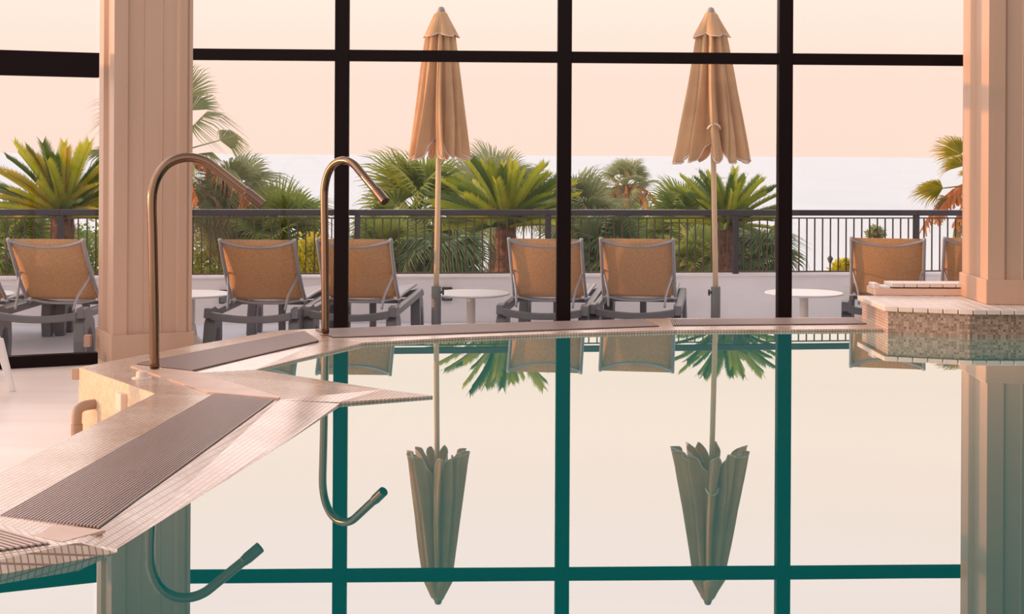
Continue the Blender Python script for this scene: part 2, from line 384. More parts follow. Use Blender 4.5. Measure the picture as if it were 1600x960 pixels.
# near-left arm, strip along the left, corner field with the pointed spit, far edge
def ext(p, d): return (p[0] + d[0], p[1] + d[1])
ZF = .042
GN = [(-2.47, 3.60), (-1.28, 4.37), (-1.09, 6.92), (-1.67, 7.76), (-1.165, 9.40), (-.418, 9.63), (.22, 9.86), (1.08, 10.15), (2.56, 10.335)]
def two(o0, o1, g0, g1, rest, zr, ang, sk, sk2):
    surf('coping', [o0, o1, g1, g0], [ZO, ZO, ZF, ZF], ang, sk, parent=root)
    surf('coping', [g0, g1] + rest, [ZF, ZF] + zr, ang, sk2, parent=root)
two(OUT[0], OUT[1], GN[0], GN[1], [I['n1'], ext(I['n1'], (.04, -.03)), ext(I['n0'], (.06, -.10)), I['n0']], [0.0, -.012, -.012, 0.0], math.atan2(1.1, 1.66), [(0, 1, FZ)], [(3, 4, -.5)])
two(OUT[1], OUT[2], GN[1], GN[2], [I['N'], ext(I['N'], (.01, 0)), ext(I['n1'], (.04, -.03)), I['n1']], [.010, .008, -.012, .0], math.atan2(2.58, .3), [(0, 1, FZ)], [(3, 4, -.5)])
ZA, ZG, ZI = .03, .022, .016
surf('coping', [OUT[2], OUT[3], OUT[4], OUT[5], OUT[6], GN[4], GN[3], GN[2]], [ZO, ZO, .045, ZA, ZA, ZG, ZF, ZF], math.atan2(2.0, 1.1), [(0, 1, FZ), (1, 2, FZ), (2, 3, FZ), (3, 4, FZ)], parent=root)
surf('coping', [GN[2], GN[3], I['K'], I['M'], I['tip'], I['N']], [ZF, ZF, .008, .002, .010, .012], math.atan2(2.58, .3), [(2, 3, -.5), (3, 4, -.5), (4, 5, -.5)], parent=root)
surf('coping', [GN[3], GN[4], I['q'], I['K']], [ZF, ZG, ZI, .008], math.atan2(1.4, .5), [(2, 3, -.5)], parent=root)
for (o0, o1, g0, g1, i0, i1, an) in ((6, 7, 4, 5, I['q'], I['r1'], 24), (7, 8, 5, 6, I['r1'], (.31, 9.775), 20), (8, 9, 6, 7, (.31, 9.775), (1.12, 9.995), 15), (9, 10, 7, 8, (1.12, 9.995), I['r3'], 7)):
    surf('coping', [OUT[o0], OUT[o1], GN[g1], GN[g0]], [ZA, ZA, ZG, ZG], R(an), [(0, 1, FZ)], parent=root)
    surf('coping', [GN[g0], GN[g1], i1, i0], [ZG, ZG, ZI, ZI], R(an), [(2, 3, -.5)], parent=root)
# golden wall mosaic on the outside of the left corner
def facing(name, a, b, z0, z1, m, off=.004):
    a = Vector((*a, 0)); b = Vector((*b, 0)); d = (b - a).normalized(); n = Vector((d.y, -d.x, 0))
    bm = nb(); p = [a, b, b + n * off, a + n * off]; prism(bm, [(q.x, q.y) for q in p], z0, z1)
    o = obj(name, bm, M[m], root); planar_uv(o); return o
facing('wall_mosaic', OUT[3], OUT[2], FZ, ZO - .002, 'tile_wall')
facing('wall_mosaic', OUT[2], OUT[1], FZ, ZO - .002, 'tile_wall')

# water
wp = [(-3.1, 3.45), (-1.5, 4.6), (-1.25, 7.05), (-1.0, 7.35), (-1.7, 8.1), (-1.15, 9.35), (-.4, 9.7), (.3, 9.95), (1.1, 10.2), (2.56, 10.4), (2.7, 10.3), (3.1, 9.95), (4.74, 9.95), (4.74, .3), (-3.1, .3)]
bm = nb(); prism(bm, wp, -.04, 0.0); o = obj('pool_water', bm, M['water']); tag(o, 'still teal pool water mirroring the window wall and folded umbrellas', 'water')

# ribbed grates
def grate(label, quad, zf, along, pitch=.0125):
    """quad = 4 corners a,b (near end), c,d (far end): a-d and b-c are the long sides; ribs run along 'along' (0: a->d, 1: a->b)"""
    q = [Vector((*p, (zf[i] if isinstance(zf, (list, tuple)) else zf(*p)) + .004)) for i, p in enumerate(quad)]
    t = thing('drain_grate', label, 'drain grate', (sum(p.x for p in q) / 4, sum(p.y for p in q) / 4, 0), 0, 'ribbed overflow grates around the pool')
    off = Vector(t.location)
    bm = nb(); prism(bm, [(p.x - off.x, p.y - off.y) for p in q], 0, 0)
    bm.clear()
    lo = [bm.verts.new(p - off + Vector((0, 0, -.012))) for p in q]; hi = [bm.verts.new(p - off - Vector((0, 0, .001))) for p in q]
    bm.faces.new(lo[::-1]); bm.faces.new(hi)
    for i in range(4): bm.faces.new((lo[i], lo[(i + 1) % 4], hi[(i + 1) % 4], hi[i]))
    obj('channel', bm, M['grate_gap'], t)
    bm = nb()
    a, b, c, d = q
    if along == 0: s0, s1, e0, e1 = a, b, d, c
    else: s0, s1, e0, e1 = a, d, b, c
    n = int((s1 - s0).length / pitch); w = .50 / n / 2
    for i in range(n):
        f = (i + .5) / n
        l0 = s0.lerp(s1, f - w) - off; r0 = s0.lerp(s1, f + w) - off; l1 = e0.lerp(e1, f - w) - off; r1 = e0.lerp(e1, f + w) - off
        h = Vector((0, 0, .006)); g = [bm.verts.new(v) for v in (l0, r0, r1, l1, l0.lerp(r0, .15) + h, r0.lerp(l0, .15) + h, r1.lerp(l1, .15) + h, l1.lerp(r1, .15) + h)]
        bm.faces.new((g[4], g[5], g[6], g[7]))
        for k in range(4): bm.faces.new((g[k], g[(k + 1) % 4], g[4 + (k + 1) % 4], g[4 + k]))
    ribs = obj('ribs', bm, M['grate'], t); return t
def gz(z):
    def f(x, y): return z
    return f
# the left strip slopes from outer to inner edge
grate('long ribbed drain grate running down the left side of the pool in the foreground', [(-1.62, 4.67), (-1.265, 4.53), (-1.108, 6.90), (-1.425, 7.06)], gz(.040), 0)
grate('ribbed drain grate cut off by the lower left corner of the photo', [(-1.635, 4.565), (-1.356, 4.345), (-2.45, 3.615), (-2.73, 3.84)], gz(.040), 1, .02)
grate('ribbed drain grate between the two curved water spouts', [(-2.04, 8.02), (-1.69, 7.79), (-1.204, 9.22), (-1.36, 9.68)], [.047, .043, .024, .028], 0)
grate('long ribbed drain grate along the far pool edge below the first umbrella', [(-1.30, 9.78), (-1.14, 9.42), (-.418, 9.64), (-.44, 10.08)], [.027, .022, .022, .027], 0)
grate('ribbed drain grate along the far edge in front of the middle black mullion', [(-.44, 10.08), (-.418, 9.64), (1.02, 10.14), (.94, 10.50)], [.027, .022, .022, .027], 0)
grate('ribbed drain grate ending at the tiled deck block at the right', [(1.14, 10.53), (1.12, 10.17), (2.50, 10.34), (2.47, 10.66)], [.027, .022, .022, .027], 1)
# stone mitres between the grates
def mitre(label, pts, z):
    bm = nb(); prism(bm, pts, z, z + .010); o = obj('mitre_stone', bm, M['wedge']); tag(o, label, 'stone wedge'); return o
mitre('pink stone wedge between two grates in front of the left water spout', [(-2.05, 7.93), (-1.46, 7.08), (-1.09, 6.92), (-1.09, 6.96), (-1.66, 7.74), (-2.03, 7.98)], .042)
mitre('small stone wedge between the two nearest grates at the lower left', [(-1.70, 4.60), (-1.33, 4.37), (-1.24, 4.51), (-1.64, 4.65)], .034)

# tiled block with timber deck on the right
root = thing('tiled_deck_block', 'mosaic tiled block topped with timber planks under the right column', 'deck', (2.56, 10.0, 0))
L0 = Vector(root.location)
bp = [(2.56, 10.74), (2.56, 10.0), (3.06, 9.82), (4.74, 9.83), (4.74, 10.74)]
bm = nb(); prism(bm, [(x - L0.x, y - L0.y) for x, y in bp[::-1]], FZ, .15); o = obj('tiled_wall', bm, M['tile_brown'], root); planar_uv(o)
o.data.materials.append(M['tile'])
for p in o.data.polygons:
    if p.normal.x < -.9: p.material_index = 1
def edgeY(x): return 10.0 - .36 * (x - 2.56) - .03 if x < 3.06 else 9.79
x = 2.53
while x < 4.6:
    x1 = x + .0835
    for (ya, yb) in (((edgeY(x), edgeY(x1)), (10.76, 10.76)),):
        bm = nb(); prism(bm, [(x - L0.x, ya[0] if isinstance(ya, tuple) else 0) for _ in (0,)] + [(0, 0), (1, 1)], 0, 1); bm.clear()
    pts = [(x - L0.x, edgeY(x) - L0.y), (x1 - L0.x, edgeY(x1) - L0.y), (x1 - L0.x, 10.76 - L0.y), (x - L0.x, 10.76 - L0.y)]
    bm = nb(); prism(bm, pts, .152, .185); bev(bm, .003, 1); obj('deck_plank', bm, M['timber'], root)
    x += .0915
# raised bench behind
bx_ = thing('slatted_bench', 'low pink bench with white timber slats beside the right column', 'bench', (2.75, 10.82, .185))
L1 = Vector(bx_.location)
bm = nb(); box(bm, (-.09, -.05, 0), (.9, .20, .052)); bev(bm, .004, 1); obj('bench_body', bm, M['pink'], bx_)
bm = nb(); box(bm, (-.10, -.05, 0.05), (-.055, .10, .088)); bev(bm, .004, 1); obj('end_post', bm, M['timber'], bx_)
bm = nb(); box(bm, (-.052, -.03, .053), (.028, .14, .066)); obj('end_plate', bm, M['white'], bx_)
for k in range(7):
    bm = nb(); box(bm, (.03 + k * .095, -.06, .062), (.03 + k * .095 + .09, .17, .090)); bev(bm, .003, 1); obj('bench_slat', bm, M['timber'], bx_)

# ------------------------------------------------------------------ water spouts
def spout(label, base, heading, zb=.046):
    t = thing('water_spout', label, 'water spout', (base[0], base[1], zb), heading, 'curved steel water spouts on the pool rim')
    pr = [(0, 0), (-.006, .35), (-.014, .70), (-.019, .88), (-.013, .96), (.012, 1.035), (.06, 1.095), (.125, 1.126), (.195, 1.13), (.265, 1.108), (.335, 1.056), (.405, 1.0), (.482, .94)]
    bm = nb(); tube(bm, [(x, 0, z) for x, z in pr], .0255, 24, 6); obj('pipe', bm, M['steel'], t, True)
    d = Vector((.078, 0, -.064)).normalized(); p = Vector((.470, 0, .950))
    bm = nb(); tube(bm, [p, p + d * .004, p + d * .006, p + d * .02, p + d * .022, p + d * .115, p + d * .117], [.026, .028, .0285, .0285, .031, .031, .029], 24); obj('nozzle', bm, M['nozzle'], t, False)
    e = p + d * .1165; s = Vector((0, 1, 0)); u = d.cross(s)
    bm = nb()
    for k in range(7):
        c = e + (s * math.cos(k * R(60)) + u * math.sin(k * R(60))) * (.018 if k < 6 else 0)
        tube(bm, [c, c + d * .0015], .006, 10)
    obj('nozzle_holes', bm, M['hole'], t)
    bm = nb(); lathe(bm, [(0, 0), (.036, 0), (.034, .006), (.027, .010), (.0, .010)], 24); obj('collar', bm, M['steel'], t, False)
    return t
spout('curved steel water spout in front of the left column', (-1.897, 7.84), R(10))
spout('curved steel water spout in front of the leftmost black mullion', (-1.206, 9.56), R(-42), .028)

# small fittings
t = thing('floor_fitting', 'round cream cap on the tiled rim beside the left water spout', 'cap', (-1.885, 7.52, ZO - .004))
bm = nb(); lathe(bm, [(0, 0), (.052, 0), (.050, .007), (.030, .010), (.028, .034), (.022, .040), (0, .041)], 28); obj('cap_body', bm, M['cap'], t)
bm = nb(); tube(bm, [(-2.15, 7.71, -.115), (-2.205, 7.665, -.115), (-2.237, 7.645, -.128), (-2.25, 7.636, -.165), (-2.25, 7.636, -.335)], .026, 18, 5)
o = obj('drain_pipe', bm, M['pvc'], None, True)
tag(o, 'beige plastic elbow pipe bending down beside the tiled rim', 'pipe')
bm = nb(); tube(bm, [(-2.25, 7.636, -.21), (-2.25, 7.636, -.335)], .030, 18); obj('pipe_socket', bm, M['pvc'], o)
bm = nb(); d = (Vector((*OUT[2], 0)) - Vector((*OUT[3], 0))).normalized(); n = Vector((d.y, -d.x, 0))
mm = Matrix.Translation(Vector((-1.93, 7.36, 0)) ) @ Matrix.Rotation(math.atan2(d.y, d.x), 4, 'Z')
box(bm, (-.035, -.035, -.085), (.035, .0, .0), mm); bev(bm, .004, 2); o = obj('junction_box', bm, M['cap'])
tag(o, 'small cream junction box on the mosaic side of the rim', 'junction box')
bm = nb(); box(bm, (-2.36, 7.90, -.02), (-2.318, 7.95, .04)); bev(bm, .003, 1); o = obj('cable_box', bm, M['column']); tag(o, 'tiny pale box fixed at the left corner of the tiled rim', 'box')
q = P(138, 533, 10.98)
bm = nb(); box(bm, (q.x - .03, q.y - .02, q.z - .045), (q.x + .02, q.y + .03, q.z + .045)); bev(bm, .004, 1); o = obj('conduit_box', bm, M['column']); tag(o, 'small cream conduit box on the left side of the left column base', 'box')

# ------------------------------------------------------------------ white chair partly inside the frame at the left
ch = thing('plastic_stool', 'white plastic stool leg cut off by the left edge of the photo', 'stool', (-3.53, 9.25, FZ), 0)
for i, (sx, sy) in enumerate(((1, -1), (1, 1), (-1, -1), (-1, 1))):
    bm = nb(); box(bm, (-.026, -.022, 0), (.026, .022, .345)); 
    for v in bm.verts:
        k = 1 - v.co.z / .345; v.co.x = v.co.x * (1.1 - .45 * k) + sx * (.235 + .085 * k); v.co.y = v.co.y * (1.1 - .4 * k) + sy * (.2 + .04 * k)
    bev(bm, .006, 2); obj('leg', bm, M['white'], ch)
bm = nb(); box(bm, (-.25, -.22, .335), (.25, .22, .36)); bev(bm, .012, 2); obj('seat', bm, M['white'], ch)
for s_ in (-1, 1):
    bm = nb(); box(bm, (-.28, s_ * .225 - .012, .10), (.28, s_ * .225 + .012, .13)); bev(bm, .004, 1); obj('stretcher', bm, M['white'], ch)

# ------------------------------------------------------------------ railing in sections between the posts
ppx = [-420, 95, 261, 559, 857, 1150, 1432, 1700]
def railpt(px):
    u = (px - CX) / F; x = 14.0 * u / (1 - .12 * u); return Vector((x, railY(x), 0))
secl = ['railing section at the far left edge behind the sunlit loungers', 'railing section behind the left column', 'railing section behind the lounger right of the left column', 'railing section behind the first umbrella pole', 'railing section behind the middle mullion and the fourth lounger', 'railing section right of the second umbrella with open sea behind', 'railing section meeting the right column']
for i in range(len(ppx) - 1):
    a, b = railpt(ppx[i]), railpt(ppx[i + 1]); L = (b - a).length; ang = math.atan2(b.y - a.y, b.x - a.x)
    t = thing('railing', 'black metal ' + secl[i], 'railing', (a.x, a.y, .06), ang, 'black railing sections on the parapet')
    z = lambda v: v - .06
    bm = nb(); box(bm, (0, -.035, z(.624)), (L, .035, z(.680))); bev(bm, .008, 2); obj('handrail', bm, M['rail'], t)
    bm = nb(); box(bm, (.022, -.008, z(.594)), (L - .022, .008, z(.606))); obj('top_bar', bm, M['baluster'], t)
    bm = nb(); box(bm, (.022, -.010, z(.072)), (L - .022, .010, z(.086))); obj('bottom_bar', bm, M['baluster'], t)
    bm = nb(); box(bm, (-.026, -.026, 0), (.026, .026, z(.625))); bev(bm, .003, 1); obj('post', bm, M['rail'], t)
    n = max(2, round(L / .0795)); first = None
    for k in range(1, n):
        if first is None:
            bm = nb(); box(bm, (-.0058, -.0058, z(.086)), (.0058, .0058, z(.594))); o = first = obj('baluster', bm, M['baluster'], t)
        else: o = first.copy(); COL.objects.link(o)
        o.location = (L * k / n, 0, 0)

# wall lights on the parapet
for px, py, lab in ((350, 464, 'square black wall light on the parapet left of the second lounger'), (698, 459.5, 'square black wall light on the parapet behind the white table')):
    q = P(px, py, 0); u = (px - CX) / F; x = 13.9 * u / (1 - .12 * u); yy = railY(x) - .1; q = P(px, py, yy - .03)
    t = thing('wall_light', lab, 'wall light', (q.x, q.y + .03, q.z), math.atan(.12), 'black wall lights on the parapet')
    bm = nb(); box(bm, (-.048, -.05, -.062), (.048, 0, .062)); bev(bm, .004, 1); obj('housing', bm, M['black'], t)
    bm = nb(); box(bm, (-.036, -.053, -.050), (.036, -.049, .012)); obj('diffuser', bm, M['base_grey'], t)

# ------------------------------------------------------------------ sun loungers (origin on the floor below the top of the backrest)
def make_lounger():
    t = thing('sun_lounger', '', 'sun lounger')
    w = .29
    top = .915; hy, hz = .45, .41
    # frame: two side rails + curved rear apron + front apron + corner blocks
    bm = nb()
    for s in (-1, 1):
        mm = Matrix.Identity(4)
        pts = [(-.22, .325), (-.20, .40), (-.08, .405), (.02, .375), (1.45, .375), (1.60, .385), (1.72, .35), (1.72, .31), (1.45, .32), (.10, .32)]
        vs = []
        x0, x1 = (s * .300, s * .362)
        A = [bm.verts.new((x0, y, z)) for y, z in pts]; B = [bm.verts.new((x1, y, z)) for y, z in pts]
        bm.faces.new(A); bm.faces.new(B[::-1])
        for i in range(len(pts)): bm.faces.new((A[i], A[(i + 1) % len(pts)], B[(i + 1) % len(pts)], B[i]))
    n = 14
    for yy in (-.20, 1.68):
        ringp = None
        for i in range(n + 1):
            x = -.31 + .62 * i / n; dip = .035 * (1 - (x / .31) ** 2)
            zt = .375 - dip; zb = .315 - dip * .75
            r = [bm.verts.new((x, yy - .025, zb)), bm.verts.new((x, yy + .025, zb)), bm.verts.new((x, yy + .025, zt)), bm.verts.new((x, yy - .025, zt))]
            if ringp:
                for k in range(4): bm.faces.new((ringp[k], ringp[(k + 1) % 4], r[(k + 1) % 4], r[k]))
            else: bm.faces.new(r)
            ringp = r
        bm.faces.new(ringp[::-1])
    fr = obj('frame', bm, M['greyplastic'], t); md = fr.modifiers.new('b', 'BEVEL'); md.width = .008; md.segments = 2; md.limit_method = 'ANGLE'
    # arched legs
    def leg(s, y):
        bm = nb()
        out = [(-.15, 0), (-.155, .15), (-.13, .29), (-.06, .345), (.06, .345), (.13, .29), (.155, .15), (.15, 0), (.085, 0), (.075, .14), (.045, .22), (0, .245), (-.045, .22), (-.075, .14), (-.085, 0)]
        A = [bm.verts.new((s * (.280 + .01 * (1 - z / .345)), y + a, z)) for a, z in out]; B = [bm.verts.new((s * (.362 + .012 * (1 - z / .345)), y + a, z)) for a, z in out]
        bm.faces.new(A); bm.faces.new(B[::-1])
        for i in range(len(out)): bm.faces.new((A[i], A[(i + 1) % len(out)], B[(i + 1) % len(out)], B[i]))
        o = obj('leg', bm, M['greyplastic'], t); md = o.modifiers.new('b', 'BEVEL'); md.width = .008; md.segments = 2; md.limit_method = 'ANGLE'
    for s in (-1, 1):
        for y in (-.06, 1.5): leg(s, y)
    bm = nb(); box(bm, (-.025, 1.0, 0), (.03, 1.05, .33)); box(bm, (-.33, .99, .31), (.33, 1.06, .345)); bev(bm, .005, 1); obj('centre_leg', bm, M['greyplastic'], t)
    # backrest
    bm = nb()
    for s in (-1, 1): tube(bm, [(s * w, 0, top), (s * w, .06, top - .09), (s * (w + .003), hy * .6, hz + .16), (s * (w + .008), hy + .05, hz - .04)], .0145, 12, 4)
    tube(bm, [(-w, .01, top - .014), (-w * .55, .035, top - .052), (0, .045, top - .066), (w * .55, .035, top - .052), (w, .01, top - .014)], .0135, 12, 5)
    tube(bm, [(-w, hy, hz), (-.12, hy - .01, hz - .03), (.12, hy - .01, hz - .03), (w, hy, hz)], .011, 10, 5)
    obj('backrest_frame', bm, M['alu'], t, True)
    bm = nb()
    nx, ny = 10, 12; g = {}
    for i in range(nx + 1):
        for j in range(ny + 1):
            u = -1 + 2 * i / nx; v = j / ny
            sag = .05 * (1 - u * u) * math.sin(math.pi * min(1, v * 1.0)) ** .6
            y = v * hy; z = top - .002 + (hz - top) * v
            g[i, j] = bm.verts.new((u * (w - .008), y - sag * .75 + .01, z - sag * .5))
    for i in range(nx):
        for j in range(ny): bm.faces.new((g[i, j], g[i + 1, j], g[i + 1, j + 1], g[i, j + 1]))
    o = obj('backrest_sling', bm, M['sling'], t, True); md = o.modifiers.new('s', 'SOLIDIFY'); md.thickness = .004
    bm = nb(); g = {}
    for i in range(nx + 1):
        for j in range(ny + 1):
            u = -1 + 2 * i / nx; v = j / ny; sag = .04 * (1 - u * u)
            g[i, j] = bm.verts.new((u * (w - .005), hy + .02 + 1.22 * v, hz + .01 - sag * (1 if 0 < j < ny else .5)))
    for i in range(nx):
        for j in range(ny): bm.faces.new((g[i, j], g[i + 1, j], g[i + 1, j + 1], g[i, j + 1]))
    o = obj('seat_sling', bm, M['seat_sling'], t, True); md = o.modifiers.new('s', 'SOLIDIFY'); md.thickness = .004
    bm = nb()
    for s in (-1, 1): tube(bm, [(s * w, hy, hz), (s * w, 1.0, hz + .005), (s * w, 1.69, hz)], .014, 10, 3)
    for yy in (.75, 1.1, 1.69): tube(bm, [(-w, yy, hz), (-.1, yy, hz - .05), (.1, yy, hz - .05), (w, yy, hz)], .010, 8, 4)
    obj('seat_frame', bm, M['alu'], t, True)
    for s in (-1, 1):
        bm = nb(); tube(bm, [(s * (w - .006), .25, top - .275), (s * .262, .17, .56), (s * .235, .06, .47), (s * .225, -.02, .37)], .010, 10, 5); obj('support_strut', bm, M['alu'], t, True)
        bm = nb(); tube(bm, [(s * (w - .03), hy, hz - .0), (s * (w + .02), hy, hz)], .016, 12); obj('hinge', bm, M['white'], t)
    return t
lab = ['sun lounger cut off at the far left, only its base in view', 'tan sling sun lounger left of the left column in golden light', 'tan sling sun lounger just right of the left column', 'tan sling sun lounger behind the curved spout and leftmost mullion', 'tan sling sun lounger half hidden by the middle black mullion', 'tan sling sun lounger between the middle mullion and second umbrella', 'tan sling sun lounger behind the tiled deck block at the right', 'tan sling sun lounger mostly hidden behind the right column']
lp = [(-82, 373.5, 0), (71, 373.5, 1), (401.5, 374.5, 2), (553, 373.5, 3), (851.5, 373, 7), (995, 373, 8), (1387, 372.3, 14), (1533, 372.3, 14)]
proto = None
for i, (px, py, hd) in enumerate(lp):
    yh = CY + ROLL * (px - CX); D = .665 * 2300 / (py - yh); q = P(px, py, D)
    if proto is None: o = proto = make_lounger()
    else: o = copy_tree(proto)
    o.location = (q.x, q.y, TZ); o.rotation_euler = (0, 0, -R(hd)); tag(o, lab[i], 'sun lounger', 'sun loungers on the terrace')

# ------------------------------------------------------------------ tables
def table(label, px, py, D):
    q = P(px, py, D); h = q.z - TZ
    t = thing('side_table', label, 'table', (q.x, q.y, TZ), 0, 'round white terrace tables')
    bm = nb(); lathe(bm, [(0, h - .03), (.18, h - .03), (.27, h - .024), (.312, h - .014), (.32, h - .006), (.316, h), (0, h)], 48); obj('tabletop', bm, M['white'], t)
    bm = nb(); lathe(bm, [(0, .19), (.034, .19), (.036, .20), (.036, h - .03), (0, h - .03)], 24); obj('stem', bm, M['stem'], t)
    bm = nb(); lathe(bm, [(0, 0), (.19, 0), (.19, .012), (.12, .03), (.055, .09), (.040, .185), (0, .188)], 32); obj('foot', bm, M['stem'], t)
    return t
table('round white table left of the lounger beside the left column', 298, 458.5, 12.05)
table('round white table between the first umbrella and the middle mullion', 736, 457.5, 12.0)
table('round white table right of the rightmost black mullion', 1256, 457, 12.05)
table('round white table at the far left edge', -62 + 20, 458.5, 12.0)

# ------------------------------------------------------------------ folded umbrellas
def umbrella(label, px_base, px_top, D, ytop, ybot, wid, cap, seed, tilt):
    rnd = random.Random(seed)
    q = P(px_base, 500, D)
    t = thing('umbrella', label, 'umbrella', (q.x, q.y, TZ), 0, 'folded sand-coloured umbrellas')
    ztop = P(px_base, ytop, D).z - TZ; zb = P(px_base, ybot, D).z - TZ
    sh = lambda x, z: x + tilt * max(0, z - .5)
    bm = nb(); lathe(bm, [(0, 0), (.19, 0), (.19, .04), (.05, .055), (0, .055)], 32); obj('base_plate', bm, M['base_grey'], t)
    bm = nb(); lathe(bm, [(0, .05), (.038, .05), (.038, .535), (.034, .537), (0, .537)], 24); obj('base_tube', bm, M['base_grey'], t)
    bm = nb(); s = 1 if seed == 1 else -1
    tube(bm, [(s * .036, -.012, .49), (s * .060, -.018, .49)], .012, 10); tube(bm, [(s * .055, -.018, .466), (s * .055, -.018, .514)], .0075, 8); obj('lock_screw', bm, M['black'], t)
    bm = nb(); tube(bm, [(0, 0, .50), (sh(0, zb), 0, zb), (sh(0, ztop - .05), 0, ztop - .05)], .0215, 20); obj('pole', bm, M['pole'], t, True)
    seg, rows = 144, 36
    nf = 11
    ph = [rnd.uniform(-.28, .28) for _ in range(nf)]; am = [rnd.uniform(.75, 1.25) for _ in range(nf)]
    def prof(z):        # outline half width
        f = (ztop - .05 - z) / (ztop - .05 - zb)
        for (a, ra), (b, rb) in zip(wid, wid[1:]):
            if a <= f <= b: return ra + (rb - ra) * (f - a) / (b - a)
        return wid[-1][1]
    bm = nb(); g = []
    z0 = ztop - .06
    for j in range(rows + 1):
        f = j / rows; ring = []
        for k in range(seg):
            th = 2 * math.pi * k / seg
            x = th / (2 * math.pi) * nf + (.28 if seed == 1 else .45); ki = int(x) % nf; fr = x - int(x)
            lobe = abs(math.sin(math.pi * (fr + ph[ki] * fr * (1 - fr) * 2)))      # 0 in the valley, 1 on the fold
            lobe = (lobe ** .9) * (.8 + .2 * am[ki])
            inner = .30 + .25 * (1 - f)
            zc = z0 + (zb - z0) * f
            r = .96 * prof(zc) * (inner + (1 - inner) * min(1.05, lobe))
            r *= 1 + .11 * math.sin(th * 27 + f * 3 + seed) * (.3 + .7 * f) + .05 * math.sin(th * 5 + seed * 2)
            th2 = th + .14 * math.sin(f * 3 + ki * 2.1) * f
            dz = (.17 * (1 - min(1, lobe)) ** 1.1 + .008 * math.sin(th * 3 + seed)) * max(0, (f - .75) / .25)
            ring.append(bm.verts.new((sh(r * math.cos(th2), zc), r * math.sin(th2), zc + dz)))
        g.append(ring)
    for j in range(rows):
        for k in range(seg): bm.faces.new((g[j][k], g[j][(k + 1) % seg], g[j + 1][(k + 1) % seg], g[j + 1][k]))
    hem = [v.co.copy() for v in g[-1]]
    can = obj('canopy', bm, M['canvas'], t, True); md = can.modifiers.new('s', 'SOLIDIFY'); md.thickness = .004
    bm = nb(); tube(bm, hem, .0055, 6, closed=True); obj('hem_piping', bm, M['trim'], can, True)
    # vent cap
    bm = nb(); g = []; h = .20
    for j in range(13):
        f = j / 12; ring = []
        for k in range(96):
            th = 2 * math.pi * k / 96
            lobe = abs(math.sin(th * 2.5 + seed)) ** .8
            r = (.040 + (cap - .040) * f) * (.62 + .38 * lobe * f + .38 * (1 - f))
            ring.append(bm.verts.new((sh(r * math.cos(th), ztop), r * math.sin(th), ztop - .045 - h * f + .035 * (1 - lobe) * f * f)))
        g.append(ring)
    for j in range(12):
        for k in range(96): bm.faces.new((g[j][k], g[j][(k + 1) % 96], g[j + 1][(k + 1) % 96], g[j + 1][k]))
    hem = [v.co.copy() for v in g[-1]]
    vc = obj('vent_cap', bm, M['canvas'], t, True); md = vc.modifiers.new('s', 'SOLIDIFY'); md.thickness = .004
    bm = nb(); tube(bm, hem, .0036, 6, closed=True); obj('cap_piping', bm, M['trim'], vc, True)
    bm = nb(); lathe(bm, [(0, ztop - .065), (.030, ztop - .06), (.032, ztop - .03), (.022, ztop - .008), (0, ztop)], 20, Matrix.Translation((tilt * (ztop - .5), 0, 0))); obj('finial', bm, M['finial'], t, True)
    if seed == 2:
        bm = nb(); tube(bm, [(-.10, -.20, 1.79), (-.085, -.245, 1.815), (-.05, -.262, 1.83), (-.015, -.245, 1.815), (0, -.20, 1.79)], .008, 8, 4); obj('tie_strap', bm, M['trim'], can, True)
    return t
umbrella('folded sand-coloured umbrella left of the middle mullion', 681.5, 688, 11.68, 10, 250, [(0, .05), (.14, .12), (.35, .155), (.7, .205), (1, .25)], .15, 1, .012)
umbrella('folded sand-coloured umbrella left of the rightmost mullion, slightly wider', 1118, 1110, 11.76, 11, 255, [(0, .05), (.14, .13), (.35, .175), (.7, .25), (1, .315)], .16, 2, -.022)

# ------------------------------------------------------------------ planting
def frond_mesh(name, L, wd, arch, n, seed, col):      # pinnate leaf along +x
    rnd = random.Random(seed); bm = nb()
    def ax(t): return Vector((L * (t - .06 * arch * t * t), 0, L * (-.30 * arch * t * t)))
    pts = [ax(i / 10) for i in range(11)]
    tube(bm, pts, [.010 * (1 - .8 * i / 10) for i in range(11)], 5)
    for i in range(n):
        t = .12 + .88 * i / n; p = ax(t); d = (ax(min(1, t + .02)) - ax(t - .02)).normalized()
        l = wd * min(1, .35 + 2.2 * t) * (1 if t < .85 else 1 - (t - .85) * 2.2) * rnd.uniform(.85, 1.1)
        for s in (-1, 1):
            side = Vector((0, s, 0)); up = Vector((-d.z, 0, d.x))
            a = R(48 - 18 * t)
            e = (d * math.cos(a) + side * math.sin(a) + up * (.45)).normalized()
            tip = p + e * l + Vector((0, 0, -.02 * rnd.random()))
            w2 = d * (L / n * .52)
            v = [bm.verts.new(p - w2), bm.verts.new(p + w2), bm.verts.new(p + e * l * .6 + w2 * .8), bm.verts.new(tip), bm.verts.new(p + e * l * .6 - w2 * .8)]
            bm.faces.new(v)
    me = bpy.data.meshes.new(name); bm.to_mesh(me); bm.free(); me.materials.append(col); return me
